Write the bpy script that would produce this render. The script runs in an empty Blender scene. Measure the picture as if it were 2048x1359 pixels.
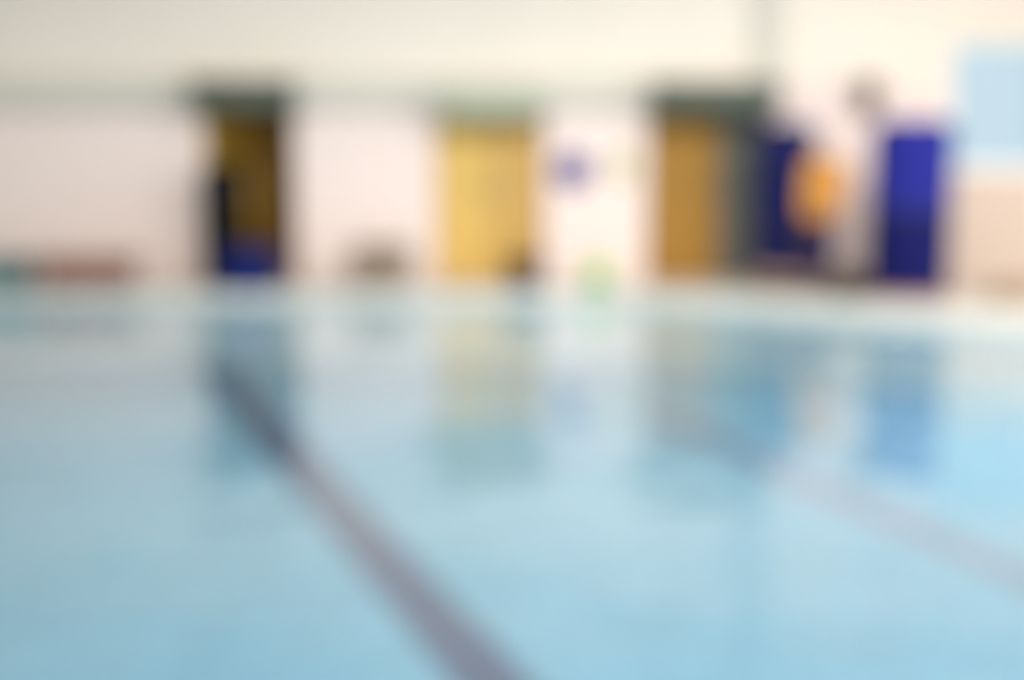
import bpy, bmesh, math, random
from mathutils import Vector, Matrix
random.seed(7)
sc = bpy.context.scene
col = sc.collection

# ------------------------------------------------------------ helpers
def lin(c):
    return tuple(((v/255)/12.92 if v/255 <= .04045 else ((v/255+.055)/1.055)**2.4) for v in c) + (1,)

def mat(name, rgb, rough=.6, metal=0, spec=.5, noise=0, scale=6, bump=0, coat=0):
    m = bpy.data.materials.new(name); m.use_nodes = True
    nt = m.node_tree; b = nt.nodes['Principled BSDF']
    c = lin(rgb)
    b.inputs['Base Color'].default_value = c
    b.inputs['Roughness'].default_value = rough
    b.inputs['Metallic'].default_value = metal
    b.inputs['Specular IOR Level'].default_value = spec
    b.inputs['Coat Weight'].default_value = coat
    if noise or bump:
        tc = nt.nodes.new('ShaderNodeTexCoord')
        n = nt.nodes.new('ShaderNodeTexNoise'); n.inputs['Scale'].default_value = scale
        n.inputs['Detail'].default_value = 4
        nt.links.new(tc.outputs['Object'], n.inputs['Vector'])
        if noise:
            r = nt.nodes.new('ShaderNodeValToRGB')
            r.color_ramp.elements[0].position = .3; r.color_ramp.elements[1].position = .7
            r.color_ramp.elements[0].color = tuple(max(0, v*(1-noise)) for v in c[:3]) + (1,)
            r.color_ramp.elements[1].color = tuple(min(1, v*(1+noise*.5)) for v in c[:3]) + (1,)
            nt.links.new(n.outputs['Fac'], r.inputs['Fac'])
            nt.links.new(r.outputs['Color'], b.inputs['Base Color'])
        if bump:
            bp = nt.nodes.new('ShaderNodeBump'); bp.inputs['Strength'].default_value = bump
            bp.inputs['Distance'].default_value = .01
            nt.links.new(n.outputs['Fac'], bp.inputs['Height'])
            nt.links.new(bp.outputs['Normal'], b.inputs['Normal'])
    return m

def tile_mat(name, rgb, grout, size, rough=.3, vary=.06):
    """square tiles in world metres, on any axis-aligned face"""
    m = bpy.data.materials.new(name); m.use_nodes = True
    nt = m.node_tree; L = nt.links; b = nt.nodes['Principled BSDF']
    b.inputs['Roughness'].default_value = rough
    geo = nt.nodes.new('ShaderNodeNewGeometry')
    sp = nt.nodes.new('ShaderNodeSeparateXYZ'); L.new(geo.outputs['Position'], sp.inputs[0])
    ns = nt.nodes.new('ShaderNodeSeparateXYZ'); L.new(geo.outputs['True Normal'], ns.inputs[0])
    def mth(op, a, bb=None):
        n = nt.nodes.new('ShaderNodeMath'); n.operation = op
        for i, v in enumerate((a, bb)):
            if v is None: continue
            if isinstance(v, (int, float)): n.inputs[i].default_value = v
            else: L.new(v, n.inputs[i])
        return n.outputs[0]
    joint = None
    for ax in 'XYZ':
        f = mth('FRACT', mth('DIVIDE', sp.outputs[ax], size))
        g = mth('LESS_THAN', f, .06)
        g = mth('MULTIPLY', g, mth('LESS_THAN', mth('ABSOLUTE', ns.outputs[ax]), .6))
        joint = g if joint is None else mth('MAXIMUM', joint, g)
    sn = nt.nodes.new('ShaderNodeVectorMath'); sn.operation = 'SNAP'
    sn.inputs[1].default_value = (size,)*3
    L.new(geo.outputs['Position'], sn.inputs[0])
    wn = nt.nodes.new('ShaderNodeTexWhiteNoise'); L.new(sn.outputs[0], wn.inputs['Vector'])
    c = lin(rgb)
    r = nt.nodes.new('ShaderNodeValToRGB')
    r.color_ramp.elements[0].color = tuple(v*(1-vary) for v in c[:3]) + (1,)
    r.color_ramp.elements[1].color = tuple(min(1, v*(1+vary)) for v in c[:3]) + (1,)
    L.new(wn.outputs['Value'], r.inputs['Fac'])
    mx = nt.nodes.new('ShaderNodeMix'); mx.data_type = 'RGBA'
    L.new(joint, mx.inputs[0]); L.new(r.outputs['Color'], mx.inputs[6]); mx.inputs[7].default_value = lin(grout)
    L.new(mx.outputs[2], b.inputs['Base Color'])
    return m

class MB:
    def __init__(s): s.bm = bmesh.new()
    def box(s, x0, x1, y0, y1, z0, z1, bev=0):
        b = bmesh.new()
        bmesh.ops.create_cube(b, size=1)
        bmesh.ops.scale(b, vec=(x1-x0, y1-y0, z1-z0), verts=b.verts)
        bmesh.ops.translate(b, vec=((x0+x1)/2, (y0+y1)/2, (z0+z1)/2), verts=b.verts)
        if bev: bmesh.ops.bevel(b, geom=b.edges[:], offset=bev, segments=3, profile=.5, affect='EDGES')
        s._join(b); return s
    def _join(s, b):
        me = bpy.data.meshes.new('tmp'); b.to_mesh(me); b.free(); s.bm.from_mesh(me); bpy.data.meshes.remove(me)
    def lathe(s, prof, cx=0, cy=0, seg=48):
        b = bmesh.new(); rings = []
        for r, z in prof:
            if r < 1e-5: rings.append([b.verts.new((cx, cy, z))])
            else: rings.append([b.verts.new((cx+r*math.cos(2*math.pi*i/seg), cy+r*math.sin(2*math.pi*i/seg), z)) for i in range(seg)])
        for a, c in zip(rings, rings[1:]):
            for i in range(seg):
                j = (i+1) % seg
                if len(a) == 1 and len(c) == 1: continue
                if len(a) == 1: b.faces.new((a[0], c[j], c[i]))
                elif len(c) == 1: b.faces.new((a[i], a[j], c[0]))
                else: b.faces.new((a[i], a[j], c[j], c[i]))
        bmesh.ops.recalc_face_normals(b, faces=b.faces)
        s._join(b); return s
    def tube(s, pts, r, seg=12):
        b = bmesh.new(); pts = [Vector(p) for p in pts]; rings = []
        for i, p in enumerate(pts):
            d = (pts[min(i+1, len(pts)-1)] - pts[max(i-1, 0)]).normalized()
            up = Vector((0, 0, 1)) if abs(d.z) < .9 else Vector((1, 0, 0))
            u = d.cross(up).normalized(); v = d.cross(u)
            rings.append([b.verts.new(p + r*(u*math.cos(2*math.pi*k/seg) + v*math.sin(2*math.pi*k/seg))) for k in range(seg)])
        for a, c in zip(rings, rings[1:]):
            for k in range(seg): b.faces.new((a[k], a[(k+1) % seg], c[(k+1) % seg], c[k]))
        b.faces.new(rings[0]); b.faces.new(rings[-1])
        bmesh.ops.recalc_face_normals(b, faces=b.faces)
        s._join(b); return s
    def prism(s, pts, z0, z1, bev=0):
        b = bmesh.new()
        vs = [b.verts.new((x, y, z0)) for x, y in pts]
        f = b.faces.new(vs)
        e = bmesh.ops.extrude_face_region(b, geom=[f])
        bmesh.ops.translate(b, vec=(0, 0, z1-z0), verts=[v for v in e['geom'] if isinstance(v, bmesh.types.BMVert)])
        bmesh.ops.recalc_face_normals(b, faces=b.faces)
        if bev: bmesh.ops.bevel(b, geom=b.edges[:], offset=bev, segments=2, affect='EDGES')
        s._join(b); return s
    def turn(s, m): bmesh.ops.transform(s.bm, matrix=m, verts=s.bm.verts); return s
    def build(s, name, m, parent=None, smooth=False):
        me = bpy.data.meshes.new(name); s.bm.to_mesh(me); s.bm.free()
        me.materials.append(m)
        if smooth:
            for p in me.polygons: p.use_smooth = True
            me.set_sharp_from_angle(angle=math.radians(40))
        o = bpy.data.objects.new(name, me); col.objects.link(o)
        if parent is not None: o.parent = parent
        return o

def thing(name, label, cat, loc=(0, 0, 0), rz=0, group=None):
    o = bpy.data.objects.new(name, None); col.objects.link(o)
    o.location = loc; o.rotation_euler = (0, 0, rz); o['label'] = label; o['category'] = cat
    if group: o['group'] = group
    return o
def tag(o, label, cat):
    o['label'] = label; o['category'] = cat; return o
def struct(o, label=None, cat=None):
    o['kind'] = 'structure'
    if label: o['label'] = label
    if cat: o['category'] = cat
    return o

# ------------------------------------------------------------ measures (metres; deck top is z = 0)
WY = 15.6          # face of the far wall
AY = 16.5          # back of the alcoves
CEIL = 4.6
XL, XR = -9.0, 9.0
YB = -3.0
OPEN = [(-3.36, -2.36), (-.84, .35), (1.47, 2.80)]
OT = 2.20          # head of the openings
WIN = (4.72, 8.2, 1.22, 2.62)
WATER = -.07
DEPTH = -.68

# ------------------------------------------------------------ materials
M = {}
M['upper'] = mat('beige wall paint', (238, 223, 208), .8, noise=.02, scale=1.5)
M['lower'] = mat('pink white wall paint', (237, 216, 207), .7, noise=.02, scale=1.5)
M['dado'] = mat('peach wall paint', (218, 196, 180), .7, noise=.02, scale=1.5)
M['side'] = mat('cream side wall paint', (222, 218, 208), .8, noise=.02, scale=1)
M['ceil'] = mat('white ceiling board', (235, 234, 230), .9)
M['fascia'] = mat('pale grey green fascia', (204, 198, 184), .6)
M['boxdark'] = mat('dark grey green metal', (72, 80, 68), .5)
M['boxlight'] = mat('light sage metal', (160, 166, 146), .5)
M['ochre'] = mat('ochre yellow paint', (160, 115, 32), .6, noise=.05, scale=3)
M['ochredeep'] = mat('deep ochre paint', (206, 164, 60), .6, noise=.05, scale=3)
M['yellow'] = mat('warm yellow paint', (216, 176, 92), .5)
M['yellow2'] = mat('duller yellow paint', (200, 158, 84), .5)
M['alcove_shade'] = mat('dark brown alcove shade', (122, 90, 44), .6, noise=.2, scale=5)  # brown imitates the shade inside the left alcove
M['grey'] = mat('grey door metal', (96, 96, 88), .5)
M['deck'] = tile_mat('beige deck tiles', (198, 188, 174), (160, 152, 142), .2, .35)
M['pool'] = tile_mat('pale blue pool tiles', (108, 148, 168), (130, 160, 174), .15, .3, .08)
M['poolwall'] = tile_mat('blue pool wall tiles', (212, 222, 222), (215, 222, 222), .15, .3, .05)
M['line'] = tile_mat('dark lane line tiles', (66, 70, 98), (80, 82, 106), .05, .3, .2)
M['glareline'] = tile_mat('glare paled lane line tiles', (112, 112, 134), (124, 124, 142), .05, .3, .2)  # paler copy of the line colour, with window glare on the water put in
M['coping'] = mat('pale stone coping', (206, 204, 196), .4, noise=.05, scale=9)
M['steel'] = mat('brushed steel', (190, 192, 195), .25, metal=1)
M['white'] = mat('white plastic', (232, 232, 228), .4)
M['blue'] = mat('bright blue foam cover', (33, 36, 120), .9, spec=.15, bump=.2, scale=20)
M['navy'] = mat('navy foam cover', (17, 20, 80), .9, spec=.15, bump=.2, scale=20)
M['blueleft'] = mat('slate blue foam cover', (22, 26, 80), .9, spec=.15, bump=.2, scale=20)
M['strap'] = mat('dark webbing', (24, 24, 40), .8)
M['black'] = mat('black rubber', (6, 7, 6), .9, spec=.15, bump=.3, scale=25)
M['crate'] = mat('royal blue plastic', (14, 26, 88), .8, spec=.2)
M['plum'] = mat('dark plum plastic', (30, 16, 62), .4)
M['float'] = mat('yellow orange foam', (190, 126, 40), .6, bump=.2, scale=30)
M['redwood'] = mat('reddish brown slat timber', (128, 86, 74), .6, noise=.15, scale=6)
M['teal'] = mat('dull teal plastic', (70, 104, 104), .5)
M['taupe'] = mat('taupe bench timber', (128, 112, 92), .6, noise=.15, scale=6)
M['basket'] = mat('dark brown wicker', (46, 30, 24), .8, bump=.8, scale=40)
M['green'] = mat('light green plastic', (104, 186, 56), .4)
M['violet'] = mat('violet enamel', (60, 42, 124), .4)
M['khaki'] = mat('khaki card', (172, 172, 116), .7)
M['speaker'] = mat('brown speaker cabinet', (116, 96, 82), .6)
M['olive'] = mat('olive brown canvas', (46, 38, 26), .9, bump=.5, scale=30)
M['plinth'] = mat('brown pink timber', (158, 128, 116), .6, noise=.1, scale=6)
M['rubber'] = mat('red brown rubber', (140, 84, 84), .8)
M['tan'] = mat('tan timber', (150, 124, 100), .7, noise=.1, scale=6)

# clear window glass: thin pane
g = bpy.data.materials.new('window glass'); g.use_nodes = True; nt = g.node_tree
nt.nodes.clear()
o_ = nt.nodes.new('ShaderNodeOutputMaterial'); mx = nt.nodes.new('ShaderNodeMixShader')
tr = nt.nodes.new('ShaderNodeBsdfTransparent'); tr.inputs[0].default_value = (.93, .98, 1, 1)
gl = nt.nodes.new('ShaderNodeBsdfGlossy'); gl.inputs['Roughness'].default_value = .02
fr = nt.nodes.new('ShaderNodeFresnel'); fr.inputs[0].default_value = 1.45
nt.links.new(fr.outputs[0], mx.inputs[0]); nt.links.new(tr.outputs[0], mx.inputs[1]); nt.links.new(gl.outputs[0], mx.inputs[2])
nt.links.new(mx.outputs[0], o_.inputs[0]); M['glass'] = g

F0 = .06
# pool water: fresnel mix of a slightly tinted clear body and a rippled mirror
w = bpy.data.materials.new('pool water'); w.use_nodes = True; nt = w.node_tree; L = nt.links
nt.nodes.clear()
o_ = nt.nodes.new('ShaderNodeOutputMaterial'); mx = nt.nodes.new('ShaderNodeMixShader')
tr = nt.nodes.new('ShaderNodeBsdfTransparent'); tr.inputs[0].default_value = (.90, .985, 1, 1)
gl = nt.nodes.new('ShaderNodeBsdfGlossy'); gl.inputs['Roughness'].default_value = .03
geo = nt.nodes.new('ShaderNodeNewGeometry')
n1 = nt.nodes.new('ShaderNodeTexNoise'); n1.inputs['Scale'].default_value = 1.1; n1.inputs['Detail'].default_value = 3
n2 = nt.nodes.new('ShaderNodeTexNoise'); n2.inputs['Scale'].default_value = 4.5; n2.inputs['Detail'].default_value = 2
L.new(geo.outputs['Position'], n1.inputs['Vector']); L.new(geo.outputs['Position'], n2.inputs['Vector'])
b1 = nt.nodes.new('ShaderNodeBump'); b1.inputs['Strength'].default_value = 1; b1.inputs['Distance'].default_value = .028
b2 = nt.nodes.new('ShaderNodeBump'); b2.inputs['Strength'].default_value = 1; b2.inputs['Distance'].default_value = .004
L.new(n1.outputs['Fac'], b1.inputs['Height']); L.new(n2.outputs['Fac'], b2.inputs['Height'])
L.new(b1.outputs['Normal'], b2.inputs['Normal'])
L.new(b2.outputs['Normal'], gl.inputs['Normal'])
# reflectance R = F0 + (1 - F0) (1 - |cos|)^5, the same from above and below since the thin surface does not bend rays
dt = nt.nodes.new('ShaderNodeVectorMath'); dt.operation = 'DOT_PRODUCT'
L.new(geo.outputs['Incoming'], dt.inputs[0]); L.new(b2.outputs['Normal'], dt.inputs[1])
def wm(op, a, c=None):
    n = nt.nodes.new('ShaderNodeMath'); n.operation = op
    for i, v in enumerate((a, c)):
        if v is None: continue
        if isinstance(v, (int, float)): n.inputs[i].default_value = v
        else: L.new(v, n.inputs[i])
    return n.outputs[0]
ca = wm('ABSOLUTE', dt.outputs['Value'])
fz = wm('ADD', wm('MULTIPLY', wm('POWER', wm('SUBTRACT', 1.0, ca), 4.1), 1-F0), F0)
L.new(fz, mx.inputs[0]); L.new(tr.outputs[0], mx.inputs[1]); L.new(gl.outputs[0], mx.inputs[2])
L.new(mx.outputs[0], o_.inputs[0]); M['water'] = w

def emis(name, rgb, s):
    m = bpy.data.materials.new(name); m.use_nodes = True; nt = m.node_tree
    b = nt.nodes['Principled BSDF']; b.inputs['Base Color'].default_value = (.9, .9, .9, 1)
    b.inputs['Emission Color'].default_value = rgb + (1,); b.inputs['Emission Strength'].default_value = s
    return m
M['lamp'] = emis('glowing fill light diffuser', (1, .97, .93), 3.0)  # glow for the added fill lamps

# ------------------------------------------------------------ setting
# far wall: piers from z=0 to the opening heads, then the upper wall
b = MB()
xs = [XL-.2] + [v for o in OPEN for v in o] + [WIN[0]]
for i in range(0, 6, 2): b.box(xs[i], xs[i+1], WY, AY, 0, OT)
b.box(OPEN[2][1], WIN[0], WY, WY+.25, 0, OT)
b.box(OPEN[2][1], OPEN[2][1]+.1, WY+.25, AY, 0, OT)
wf = struct(b.build('wall_far', M['lower']), 'pinkish white lower far wall with three openings above the pool deck', 'wall')
b = MB()
b.box(XL-.2, WIN[0], WY, AY, OT, CEIL)
b.box(WIN[0], XR+.2, WY, AY, WIN[3], CEIL); b.box(WIN[1], XR+.2, WY, AY, WIN[2], WIN[3])
struct(b.build('wall_far_upper', M['upper']), 'beige upper far wall above the grey green fascia', 'wall')
struct(MB().box(WIN[0], XR+.2, WY, WY+.25, 0, WIN[2]).build('wall_far_dado', M['dado']), 'peach low wall under the window on the right', 'wall')
for nm, lab, (x0, x1), m in (('wall_alcove_left', 'ochre back wall of the dark left alcove', OPEN[0], M['ochredeep']),
                             ('wall_alcove_centre', 'wall closing the centre opening behind its yellow doors', OPEN[1], M['lower']),
                             ('wall_alcove_right', 'grey back wall of the right alcove', OPEN[2], M['grey'])):
    struct(MB().box(x0-.05, x1+.05, AY, AY+.12, 0, OT).build(nm, m), lab, 'wall')
struct(MB().box(XL-.2, XL, YB, WY, -.9, CEIL).build('wall_left', M['side']), 'cream left side wall of the pool hall', 'wall')
struct(MB().box(XL-.2, XR+.2, YB-.2, YB, -.9, CEIL).build('wall_back', M['side']), 'cream wall behind the viewer', 'wall')
# right wall with three tall windows
b = MB(); wy = [YB, .5, 4.0, 4.6, 8.1, 8.7, 12.2, WY]
for i in range(0, 8, 2): b.box(XR, XR+.2, wy[i], wy[i+1], -.9, CEIL)
for i in range(1, 7, 2):
    b.box(XR, XR+.2, wy[i], wy[i+1], -.9, .9); b.box(XR, XR+.2, wy[i], wy[i+1], 3.9, CEIL)
struct(b.build('wall_right', M['side']), 'cream right side wall with tall windows', 'wall')
struct(MB().box(XL-.2, XR+.2, YB-.2, AY+.12, CEIL, CEIL+.15).build('ceiling', M['ceil']), 'white ceiling of the pool hall', 'ceiling')

def window(name, lab, axis, a0, a1, c, z0, z1, bars):
    r = thing(name, lab, 'window'); r['kind'] = 'structure'
    def bx(b, p0, p1, q0, q1, d0, d1):
        return b.box(p0, p1, c+d0, c+d1, q0, q1) if axis == 'x' else b.box(c+d0, c+d1, p0, p1, q0, q1)
    b = MB()
    bx(b, a0, a1, z0, z0+.07, 0, .1); bx(b, a0, a1, z1-.07, z1, 0, .1)
    bx(b, a0, a0+.07, z0+.07, z1-.07, 0, .1); bx(b, a1-.07, a1, z0+.07, z1-.07, 0, .1)
    for k in range(1, bars):
        t = a0 + (a1-a0)*k/bars; bx(b, t-.03, t+.03, z0+.07, z1-.07, 0, .1)
    b.build('window_frame', M['white'], r)
    b = MB(); bx(b, a0+.07, a1-.07, z0+.07, z1-.07, .04, .05); b.build('window_pane', M['glass'], r)
    b = MB(); bx(b, a0, a1, z0-.03, z0+.01, -.06, .0); b.build('window_sill', M['white'], r)
    return r
window('window_1', 'white framed window with pale blue daylight above the peach low wall', 'x', WIN[0], WIN[1], WY+.05, WIN[2], WIN[3], 3)
for k, i in enumerate((1, 3, 5)):
    window('window_%d' % (k+2), 'tall white framed side window, %s along the right wall' % ('nearest', 'middle', 'farthest')[k], 'y', wy[i], wy[i+1], XR+.05, .9, 3.9, 3)

# deck: C-shaped slab around the basin
edge = [(-8.0, 14.42), (1.0, 14.40), (2.3, 13.85), (4.1, 12.55), (7.6, 10.6)]
b = MB()
b.prism([(XL, 14.42)] + edge + [(XR, 10.6), (XR, AY), (XL, AY)], -.9, 0)
b.box(XL, -8.0, 2.2, 14.42, -.9, 0); b.box(7.6, XR, 2.2, 10.6, -.9, 0); b.box(XL, XR, YB, 2.2, -.9, 0)
struct(b.build('floor', M['deck']), 'beige tiled deck around the pool', 'floor')
# basin
basin = struct(MB().box(-8.0, 7.6, 2.2, 14.5, -.9, DEPTH).build('floor_pool', M['pool']), 'pale blue tiled pool floor under shallow water', 'pool floor')
# lane lines on the basin floor (4 mm proud tiles)
d = Vector((-.336, .942, 0)).normalized(); nrm = Vector((d.y, -d.x, 0))
def lane(ax, ay, s0, s1, hw, lab, m):
    a = Vector((ax, ay, 0)); p = a + d*s0; q = a + d*s1
    pts = [p-nrm*hw, p+nrm*hw, q+nrm*hw, q-nrm*hw]
    o = MB().prism([(v.x, v.y) for v in pts], DEPTH, DEPTH+.006).build('lane_line', m, basin); o['label'] = lab
lane(-1.33, 9.41, -5.5, 5.0, .17, 'dark lane line crossing the pool floor from the left alcove', M['line'])
lane(2.19, 8.96, -4.5, 3.0, .11, 'lane line paled for window glare at the right of the pool floor', M['glareline'])
# pool walls: lining + coping following the edge
b = MB()
loop = [(-8.0, 2.2)] + edge + [(7.6, 2.2)]
def strip(b, pts, inset, out, z0, z1, closed=True):
    n = len(pts)
    for i in range(n if closed else n-1):
        p = Vector(pts[i]); q = Vector(pts[(i+1) % n]); t = (q-p).normalized(); nn = Vector((-t.y, t.x))
        b.prism([tuple(p-t*0-nn*inset), tuple(q-nn*inset), tuple(q+nn*out), tuple(p+nn*out)], z0, z1)
strip(b, loop, .03, .0, DEPTH, -.06)
struct(b.build('trim_1', M['poolwall']), 'blue tiled lining of the pool walls', 'pool wall')
b = MB(); strip(b, loop, .04, .26, -.05, .012)
struct(b.build('trim_2', M['coping']), 'pale stone coping along the pool edge', 'coping')
# water surface
bm = bmesh.new(); vs = [bm.verts.new((x, y, WATER)) for x, y in loop]; f = bm.faces.new(vs)
if f.normal.z < 0: f.normal_flip()
bm.normal_update()
if f.normal.z < 0: bmesh.ops.reverse_faces(bm, faces=[f])
me = bpy.data.meshes.new('pool_water'); bm.to_mesh(me); bm.free(); me.materials.append(M['water'])
ow = bpy.data.objects.new('pool_water', me); col.objects.link(ow); ow['kind'] = 'stuff'
tag(ow, 'calm pale blue pool water reflecting the far wall', 'water')

# fascia band and pilaster
struct(MB().box(XL, 2.86, WY-.10, WY, 1.90, 2.22, .01).build('trim_3', M['fascia']), 'pale grey green fascia band running along the far wall above the openings', 'fascia')
struct(MB().box(2.62, 2.90, WY-.09, WY, 2.22, CEIL, .01).build('trim_4', M['fascia']), 'pale grey green vertical strip above the right end of the fascia', 'pilaster')
struct(MB().box(-3.36, -3.33, WY+.01, AY, 0, OT).build('trim_5', M['ochredeep']), 'ochre jamb lining the left side of the left alcove', 'jamb')
# ------------------------------------------------------------ doors and roller shutters
def shutter(x0, x1, z0, z1, m, lab):  # roller shutter box hung over an opening
    cx = (x0+x1)/2; w = x1-x0
    r = thing('roller_shutter', lab, 'roller shutter', (cx, WY-.24, z0))
    MB().box(-w/2, w/2, -.13, .13, 0, z1-z0, .03).build('housing', m, r, True)
    for s in (-1, 1): MB().box(s*w/2-.012, s*w/2+.012, -.14, .135, -.01, z1-z0+.01, .004).build('end_cap', m, r)
    return r
shutter(-3.40, -2.33, 1.86, 2.20, M['boxdark'], 'dark grey green roller shutter box over the left alcove')
shutter(-.80, .30, 1.80, 2.06, M['boxlight'], 'pale sage roller shutter box over the yellow double doors')
shutter(1.50, 2.83, 1.84, 2.17, M['boxdark'], 'wide dark grey green roller shutter box over the right alcove')

def door_leaf(b, x0, x1, y, z0, z1):
    b.box(x0, x1, y, y+.045, z0, z1, .006)
dd = thing('door_1', 'closed yellow double doors in the centre opening', 'door', (-.245, WY+.12, 0)); dd['kind'] = 'structure'
for s, m, lab in ((-1, M['yellow'], 'bright yellow door leaf'), (1, M['yellow2'], 'slightly duller yellow door leaf')):
    b = MB(); x0, x1 = (-.585, -.004) if s < 0 else (.004, .585)
    door_leaf(b, x0, x1, 0, .01, 2.16)
    for z0, z1 in ((.15, .95), (1.05, 1.75)): b.box(x0+.09, x1-.09, -.012, .0, z0, z1, .005)
    lf = b.build('door_leaf', m, dd); lf['label'] = lab
    MB().tube([(s*.06, 0, .92), (s*.06, -.05, .92), (s*.06, -.05, 1.12), (s*.06, 0, 1.12)], .01).build('door_handle', M['steel'], lf, True)
MB().box(-.594, .594, -.01, .06, 2.165, 2.20).build('door_frame', M['yellow2'], dd)
# right alcove: ochre leaf on the left, grey leaf on the right
dr = thing('door_2', 'ochre door leaf filling the left part of the right alcove', 'door', (1.86, WY+.14, 0)); dr['kind'] = 'structure'
b = MB(); door_leaf(b, -.385, .40, 0, .01, 2.18); b.box(-.28, .30, -.012, 0, .15, .95, .005); b.box(-.28, .30, -.012, 0, 1.05, 1.75, .005)
lf = b.build('door_leaf', M['ochre'], dr)
MB().tube([(.33, 0, .95), (.33, -.05, .95), (.33, -.05, 1.15), (.33, 0, 1.15)], .01).build('door_handle', M['steel'], dr, True)
dg = thing('door_3', 'dark grey door leaf at the right side of the right alcove', 'door', (2.53, WY+.16, 0)); dg['kind'] = 'structure'
b = MB(); door_leaf(b, -.265, .265, 0, .01, 2.18); b.box(-.18, .18, -.012, 0, 1.05, 1.75, .005)
b.build('door_leaf', M['grey'], dg)
MB().tube([(-.21, 0, .95), (-.21, -.05, .95), (-.21, -.05, 1.15), (-.21, 0, 1.15)], .01).build('door_handle', M['steel'], dg, True)
# left alcove: dark brown leaf-shaped panel standing in for shade on the right side
dl = thing('alcove_shade_panel', 'dark brown panel standing in for the shade in the left alcove', 'door', (-2.38, WY+.06, 0), math.radians(127)); dl['kind'] = 'structure'
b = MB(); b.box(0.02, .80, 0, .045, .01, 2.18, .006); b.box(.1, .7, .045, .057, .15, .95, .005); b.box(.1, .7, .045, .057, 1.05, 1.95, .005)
b.build('door_leaf', M['alcove_shade'], dl)  # leaf-shaped stand-in for the alcove shade
MB().tube([(.74, .045, .95), (.74, .095, .95), (.74, .095, 1.1)], .01).build('door_handle', M['steel'], dl, True)  # handle added on the shade panel

# ------------------------------------------------------------ things on the deck
def roll(name, lab, loc, r, h, parts, rim=.08, straps=()):
    t = thing(name, lab, 'foam roll', loc)
    for k, (z0, z1, nm, m, l) in enumerate(parts):
        prof = [(0, z0)] if k == 0 else []
        if k == 0: prof += [(r-.03, z0), (r-.005, z0+.015), (r, z0+.04)]
        else: prof += [(r, z0)]
        if k == len(parts)-1:
            prof += [(r, z1-rim)] + [(r-rim+rim*math.cos(a), z1-rim+rim*math.sin(a)) for a in [math.pi/2*i/6 for i in range(1, 7)]]
            prof += [(r*.5, z1), (r*.5-.01, z1-.012), (r*.5-.02, z1), (r*.2, z1), (r*.2-.01, z1-.012), (0, z1-.005)]
        else: prof += [(r, z1)]
        o = MB().lathe(prof, seg=56).build(nm, m, t, True)
        if l: o['label'] = l
    for z in straps:
        MB().lathe([(r+.001, z), (r+.006, z), (r+.006, z+.05), (r+.001, z+.05)], seg=56).build('strap', M['strap'], t, True)
    return t
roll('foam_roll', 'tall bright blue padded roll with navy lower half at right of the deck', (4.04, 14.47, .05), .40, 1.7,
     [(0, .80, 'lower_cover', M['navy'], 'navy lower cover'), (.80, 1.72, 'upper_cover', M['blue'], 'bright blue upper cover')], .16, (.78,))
tag(MB().lathe([(0, 0), (.42, 0), (.44, .02), (.44, .04), (.42, .05), (0, .05)], 4.04, 14.47).build('round_mat', M['rubber'], None, True),
    'reddish brown round rubber mat under the bright blue roll', 'mat')
# low brownish platform with the other roll and the plum bin
pl = thing('low_platform', 'low brownish timber platform left of the bright blue roll', 'platform', (3.07, 14.86, 0))
for k in range(5): MB().box(-.5, .5, -.38+k*.185, -.38+k*.185+.175, .17, .20, .004).build('slat', M['plinth'], pl)
for sx in (-.42, .42): MB().box(sx-.03, sx+.03, -.35, .50, .10, .17).build('bearer', M['tan'], pl)
for sx in (-.42, .42):
    for sy in (-.30, .45): MB().box(sx-.03, sx+.03, sy-.03, sy+.03, 0, .10).build('leg', M['tan'], pl)
roll('foam_roll', 'slimmer slate blue padded roll standing behind the yellow float board', (2.90, 15.16, .20), .31, 1.53,
     [(0, 1.53, 'cover', M['blueleft'], None)], .10, (.35, 1.15))
bn = thing('storage_bin', 'dark plum plastic bin under the yellow float board', 'bin', (3.12, 14.61, .20))
MB().lathe([(0, 0), (.17, 0), (.215, .52), (.225, .53), (.225, .55), (.205, .55), (.205, .53), (.165, .02), (0, .02)], seg=40).build('body', M['plum'], bn, True)
MB().lathe([(.215, .50), (.232, .50), (.232, .56), (.20, .56), (.20, .54), (.215, .54)], seg=40).build('rim', M['plum'], bn, True)
# float board: rounded plank standing in the bin
fb = thing('float_board', 'yellow orange foam float board standing tilted in the plum bin', 'float board', (3.13, 14.61, .62), 0)
pts = []
for cxx, cyy, a0 in ((.11, .60, 0), (-.11, .60, 90)):
    for i in range(10):
        a = math.radians(a0 + i*10); pts.append((cxx+.12*math.cos(a), cyy+.16*math.sin(a)))
pts += [(-.21, .25), (-.13, .02), (.13, .02), (.21, .25)]
o = MB().prism(pts, -.035, .035, .012).turn(Matrix.Rotation(math.radians(90), 4, 'X')).build('board', M['float'], fb, True)
fb.rotation_euler = (0, math.radians(8), 0); fb.location = (3.12, 14.61, .64)
o = MB().prism([(-.10, .30), (.10, .30), (.10, .34), (-.10, .34)], .036, .040).turn(Matrix.Rotation(math.radians(90), 4, 'X')).build('grip_slot', M['strap'], fb)
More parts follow.
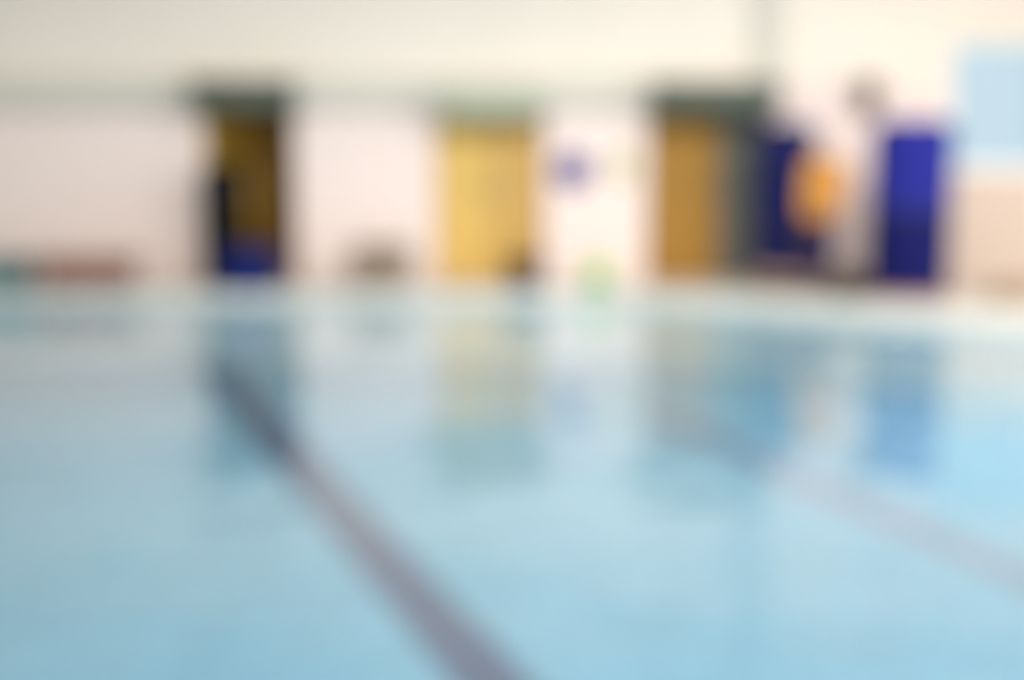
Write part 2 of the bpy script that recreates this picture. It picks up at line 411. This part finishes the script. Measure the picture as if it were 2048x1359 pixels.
# olive brown bag
def bag(lab, loc, sx, sy, h, m, rz=0):
    t = thing('duffel_bag', lab, 'bag', loc, rz)
    b = MB(); n = 14; prof = []
    bb = bmesh.new(); bmesh.ops.create_uvsphere(bb, u_segments=32, v_segments=16, radius=1)
    for v in bb.verts:
        c = v.co
        k = 1/max(1e-6, (abs(c.x)**3+abs(c.y)**3+abs(c.z)**3)**(1/3))
        v.co = Vector((c.x*k*sx/2, c.y*k*sy/2, h/2 + c.z*k*h/2*(1-.1*math.sin(5*c.x))))
    zmin = min(v.co.z for v in bb.verts)
    for v in bb.verts: v.co.z -= zmin
    b._join(bb); b.build('body', m, t, True)
    MB().tube([(sx*.22*math.cos(a), 0, h*.9+.10*math.sin(a)) for a in [math.pi*i/12 for i in range(13)]], .01).build('handle', M['strap'], t, True)
    return t
bag('olive brown canvas bag on the deck left of the bright blue roll', (3.36, 14.08, .0), .44, .26, .27, M['olive'], .2)
# grey tan low bench to the right of the big roll
def bench(lab, loc, L_, W, H, m, mleg, back=0, rz=0):
    t = thing('bench', lab, 'bench', loc, rz)
    n = 4; wv = W/n
    for k in range(n): MB().box(-L_/2, L_/2, -W/2+k*wv+.005, -W/2+(k+1)*wv-.005, H-.035, H, .006).build('slat', m, t)
    for s in (-1, 1):
        x = s*(L_/2-.12)
        MB().box(x-.03, x+.03, -W/2+.01, W/2-.01, H-.09, H-.035).build('bearer', mleg, t)
        for sy in (-1, 1): MB().box(x-.025, x+.025, sy*(W/2-.04)-.025, sy*(W/2-.04)+.025, 0, H-.09, .004).build('leg', mleg, t)
    MB().box(-L_/2+.1, L_/2-.1, -W/2, -W/2+.02, .04, H-.04, .003).build('front_board', m, t)
    if back:
        for s in (-1, 1): MB().box(s*(L_/2-.12)-.02, s*(L_/2-.12)+.02, W/2-.03, W/2+.01, H, back).build('back_post', mleg, t)
        MB().box(-L_/2+.05, L_/2-.05, W/2-.05, W/2-.03, H+.02, back, .006).build('back_board', m, t)
    return t
bench('long low reddish brown bench by the far wall left of the left alcove', (-4.45, 14.92, 0), 1.08, .40, .34, M['redwood'], M['redwood'])
bench('small taupe bench with a low back between left alcove and yellow doors', (-1.40, 15.10, 0), .74, .36, .30, M['taupe'], M['taupe'], back=.46)
bench('low tan bench at the far right below the peach wall', (4.98, 14.0, 0), .62, .30, .16, M['tan'], M['tan'])
# teal crate stack beside long bench
def crate(name, lab, loc, w_, dp, h, m, cat='crate'):
    t = thing(name, lab, cat, loc)
    th = .02
    b = MB(); b.box(-w_/2, w_/2, -dp/2, dp/2, 0, th)
    b.box(-w_/2, w_/2, -dp/2, -dp/2+th, th, h); b.box(-w_/2, w_/2, dp/2-th, dp/2, th, h)
    b.box(-w_/2, -w_/2+th, -dp/2+th, dp/2-th, th, h); b.box(w_/2-th, w_/2, -dp/2+th, dp/2-th, th, h)
    for k in range(5):
        x = -w_/2+.04+k*(w_-.08)/4; b.box(x-.012, x+.012, -dp/2-.012, -dp/2, .03, h-.03)
    b.build('body', m, t)
    b = MB(); b.box(-w_/2-.015, w_/2+.015, -dp/2-.015, dp/2+.015, h, h+.02, .005); b.build('lid', m, t)
    for s in (-1, 1): MB().tube([(s*w_/2, -.08, h-.08), (s*(w_/2+.035), -.06, h-.08), (s*(w_/2+.035), .06, h-.08), (s*w_/2, .08, h-.08)], .008).build('handle', M['strap'], t, True)
    return t
crate('storage_crate', 'long dull teal box at the far left end of the reddish bench', (-5.62, 14.92, 0), 1.10, .42, .31, M['teal'], 'box')
crate('storage_crate', 'royal blue plastic crate on the deck in front of the left alcove', (-2.72, 14.75, 0), .50, .42, .44, M['crate'])
# black roll in left alcove
roll('foam_roll', 'slim black rubber roll standing in the left alcove opening', (-3.09, 15.28, 0), .235, 1.30, [(0, 1.30, 'cover', M['black'], None)], .07, (.3, 1.0))
# basket in front of the yellow doors
bk = thing('basket', 'small dark brown wicker basket at the foot of the yellow doors', 'basket', (.14, 15.0, 0))
MB().lathe([(0, 0), (.16, 0), (.205, .29), (.21, .31), (.195, .31), (.19, .29), (.15, .02), (0, .02)], seg=32).build('body', M['basket'], bk, True)
MB().tube([(.20*math.cos(a), 0, .30+.14*math.sin(a)) for a in [math.pi*i/12 for i in range(13)]], .009).build('handle', M['basket'], bk, True)
# green ball
tag(MB().lathe([(.14*math.sin(math.pi*i/20), .14-.14*math.cos(math.pi*i/20)) for i in range(21)], .91, 15.15).build('ball', M['green'], None, True),
    'light green ball on the deck under the violet disc', 'ball')
# things on the wall
wd = thing('wall_sign', 'round violet sign disc on the wall right of the yellow doors', 'sign', (.66, WY-.02, 1.22))
MB().lathe([(0, 0), (.19, 0), (.20, .01), (.20, .02), (0, .02)]).turn(Matrix.Rotation(math.radians(90), 4, 'X')).build('disc', M['violet'], wd, True).location = (0, .02, 0)
tag(MB().box(1.12, 1.30, WY-.02, WY, 1.10, 1.44, .004).build('notice_board', M['khaki']), 'small khaki notice on the wall left of the right alcove', 'notice')
sp = thing('loudspeaker', 'brown wall loudspeaker above the gap between the blue rolls', 'loudspeaker', (3.82, WY-.02, 2.02))
MB().box(-.10, .10, -.20, -.04, -.17, .17, .015).build('cabinet', M['speaker'], sp)
MB().box(-.085, .085, -.206, -.20, -.155, .155, .004).build('grille', M['basket'], sp)
MB().box(-.03, .03, -.04, .02, -.05, .05).build('bracket', M['strap'], sp)

# ------------------------------------------------------------ fill lamps added under the ceiling, out of view
def lamp(x, y, power, lab, c=(1, .95, .925)):
    t = thing('fill_light', lab, 'fill light', (x, y, CEIL))
    t['group'] = 'added fill lights of the pool hall'
    MB().box(-.65, .65, -.35, .35, -.08, 0, .01).build('housing', M['white'], t)
    MB().box(-.60, .60, -.30, .30, -.095, -.08).build('diffuser', M['lamp'], t)
    ld = bpy.data.lights.new('fill_light_source', 'AREA'); ld.shape = 'RECTANGLE'; ld.size = 1.2; ld.size_y = .6
    ld.energy = power; ld.color = c
    lo = bpy.data.objects.new('fill_light_source', ld); col.objects.link(lo); lo.parent = t; lo.location = (0, 0, -.11)
    return t
P = 1
for x, y, pw in ((-4.3, 4, 60), (-4.0, 10.5, 105), (0, 4, 180), (-.3, 10.5, 170), (3.4, 10.5, 200), (6.6, 4, 230), (6.6, 10.5, 170)):
    lamp(x, y, pw*P, 'unseen rectangular fill light added over the pool')
# daylight entering through the right windows (sky light at the openings)
for i in (1, 3, 5):
    ld = bpy.data.lights.new('window_daylight', 'AREA'); ld.shape = 'RECTANGLE'; ld.size = 3.3; ld.size_y = 2.8
    ld.energy = 190; ld.color = (.86, .94, 1)
    lo = bpy.data.objects.new('window_daylight', ld); col.objects.link(lo)
    lo.location = (XR+.5, (wy[i]+wy[i+1])/2, 2.4); lo.rotation_euler = (0, math.radians(90), 0)

# ------------------------------------------------------------ sky
wd_ = bpy.data.worlds.new('sky'); sc.world = wd_; wd_.use_nodes = True
bg = wd_.node_tree.nodes['Background']; bg.inputs[0].default_value = (.72, .84, .91, 1); bg.inputs[1].default_value = .76

# ------------------------------------------------------------ camera: 50 mm, focused close by, wide aperture
cd = bpy.data.cameras.new('camera'); cam = bpy.data.objects.new('camera', cd); col.objects.link(cam)
cam.location = (0, 0, 1.75); cam.rotation_euler = (math.radians(90-8.744), 0, 0)
cd.sensor_width = 36; cd.lens = 50
cd.dof.use_dof = True; cd.dof.focus_distance = .6; cd.dof.aperture_fstop = 2.35
cd.clip_start = .05
sc.camera = cam
sc.view_settings.view_transform = 'Standard'; sc.view_settings.look = 'None'
sc.view_settings.gamma = 1; sc.view_settings.use_curve_mapping = False
sc.view_settings.exposure = 0.34
sc.cycles.use_denoising = True
sc.cycles.max_bounces = 8; sc.cycles.diffuse_bounces = 5
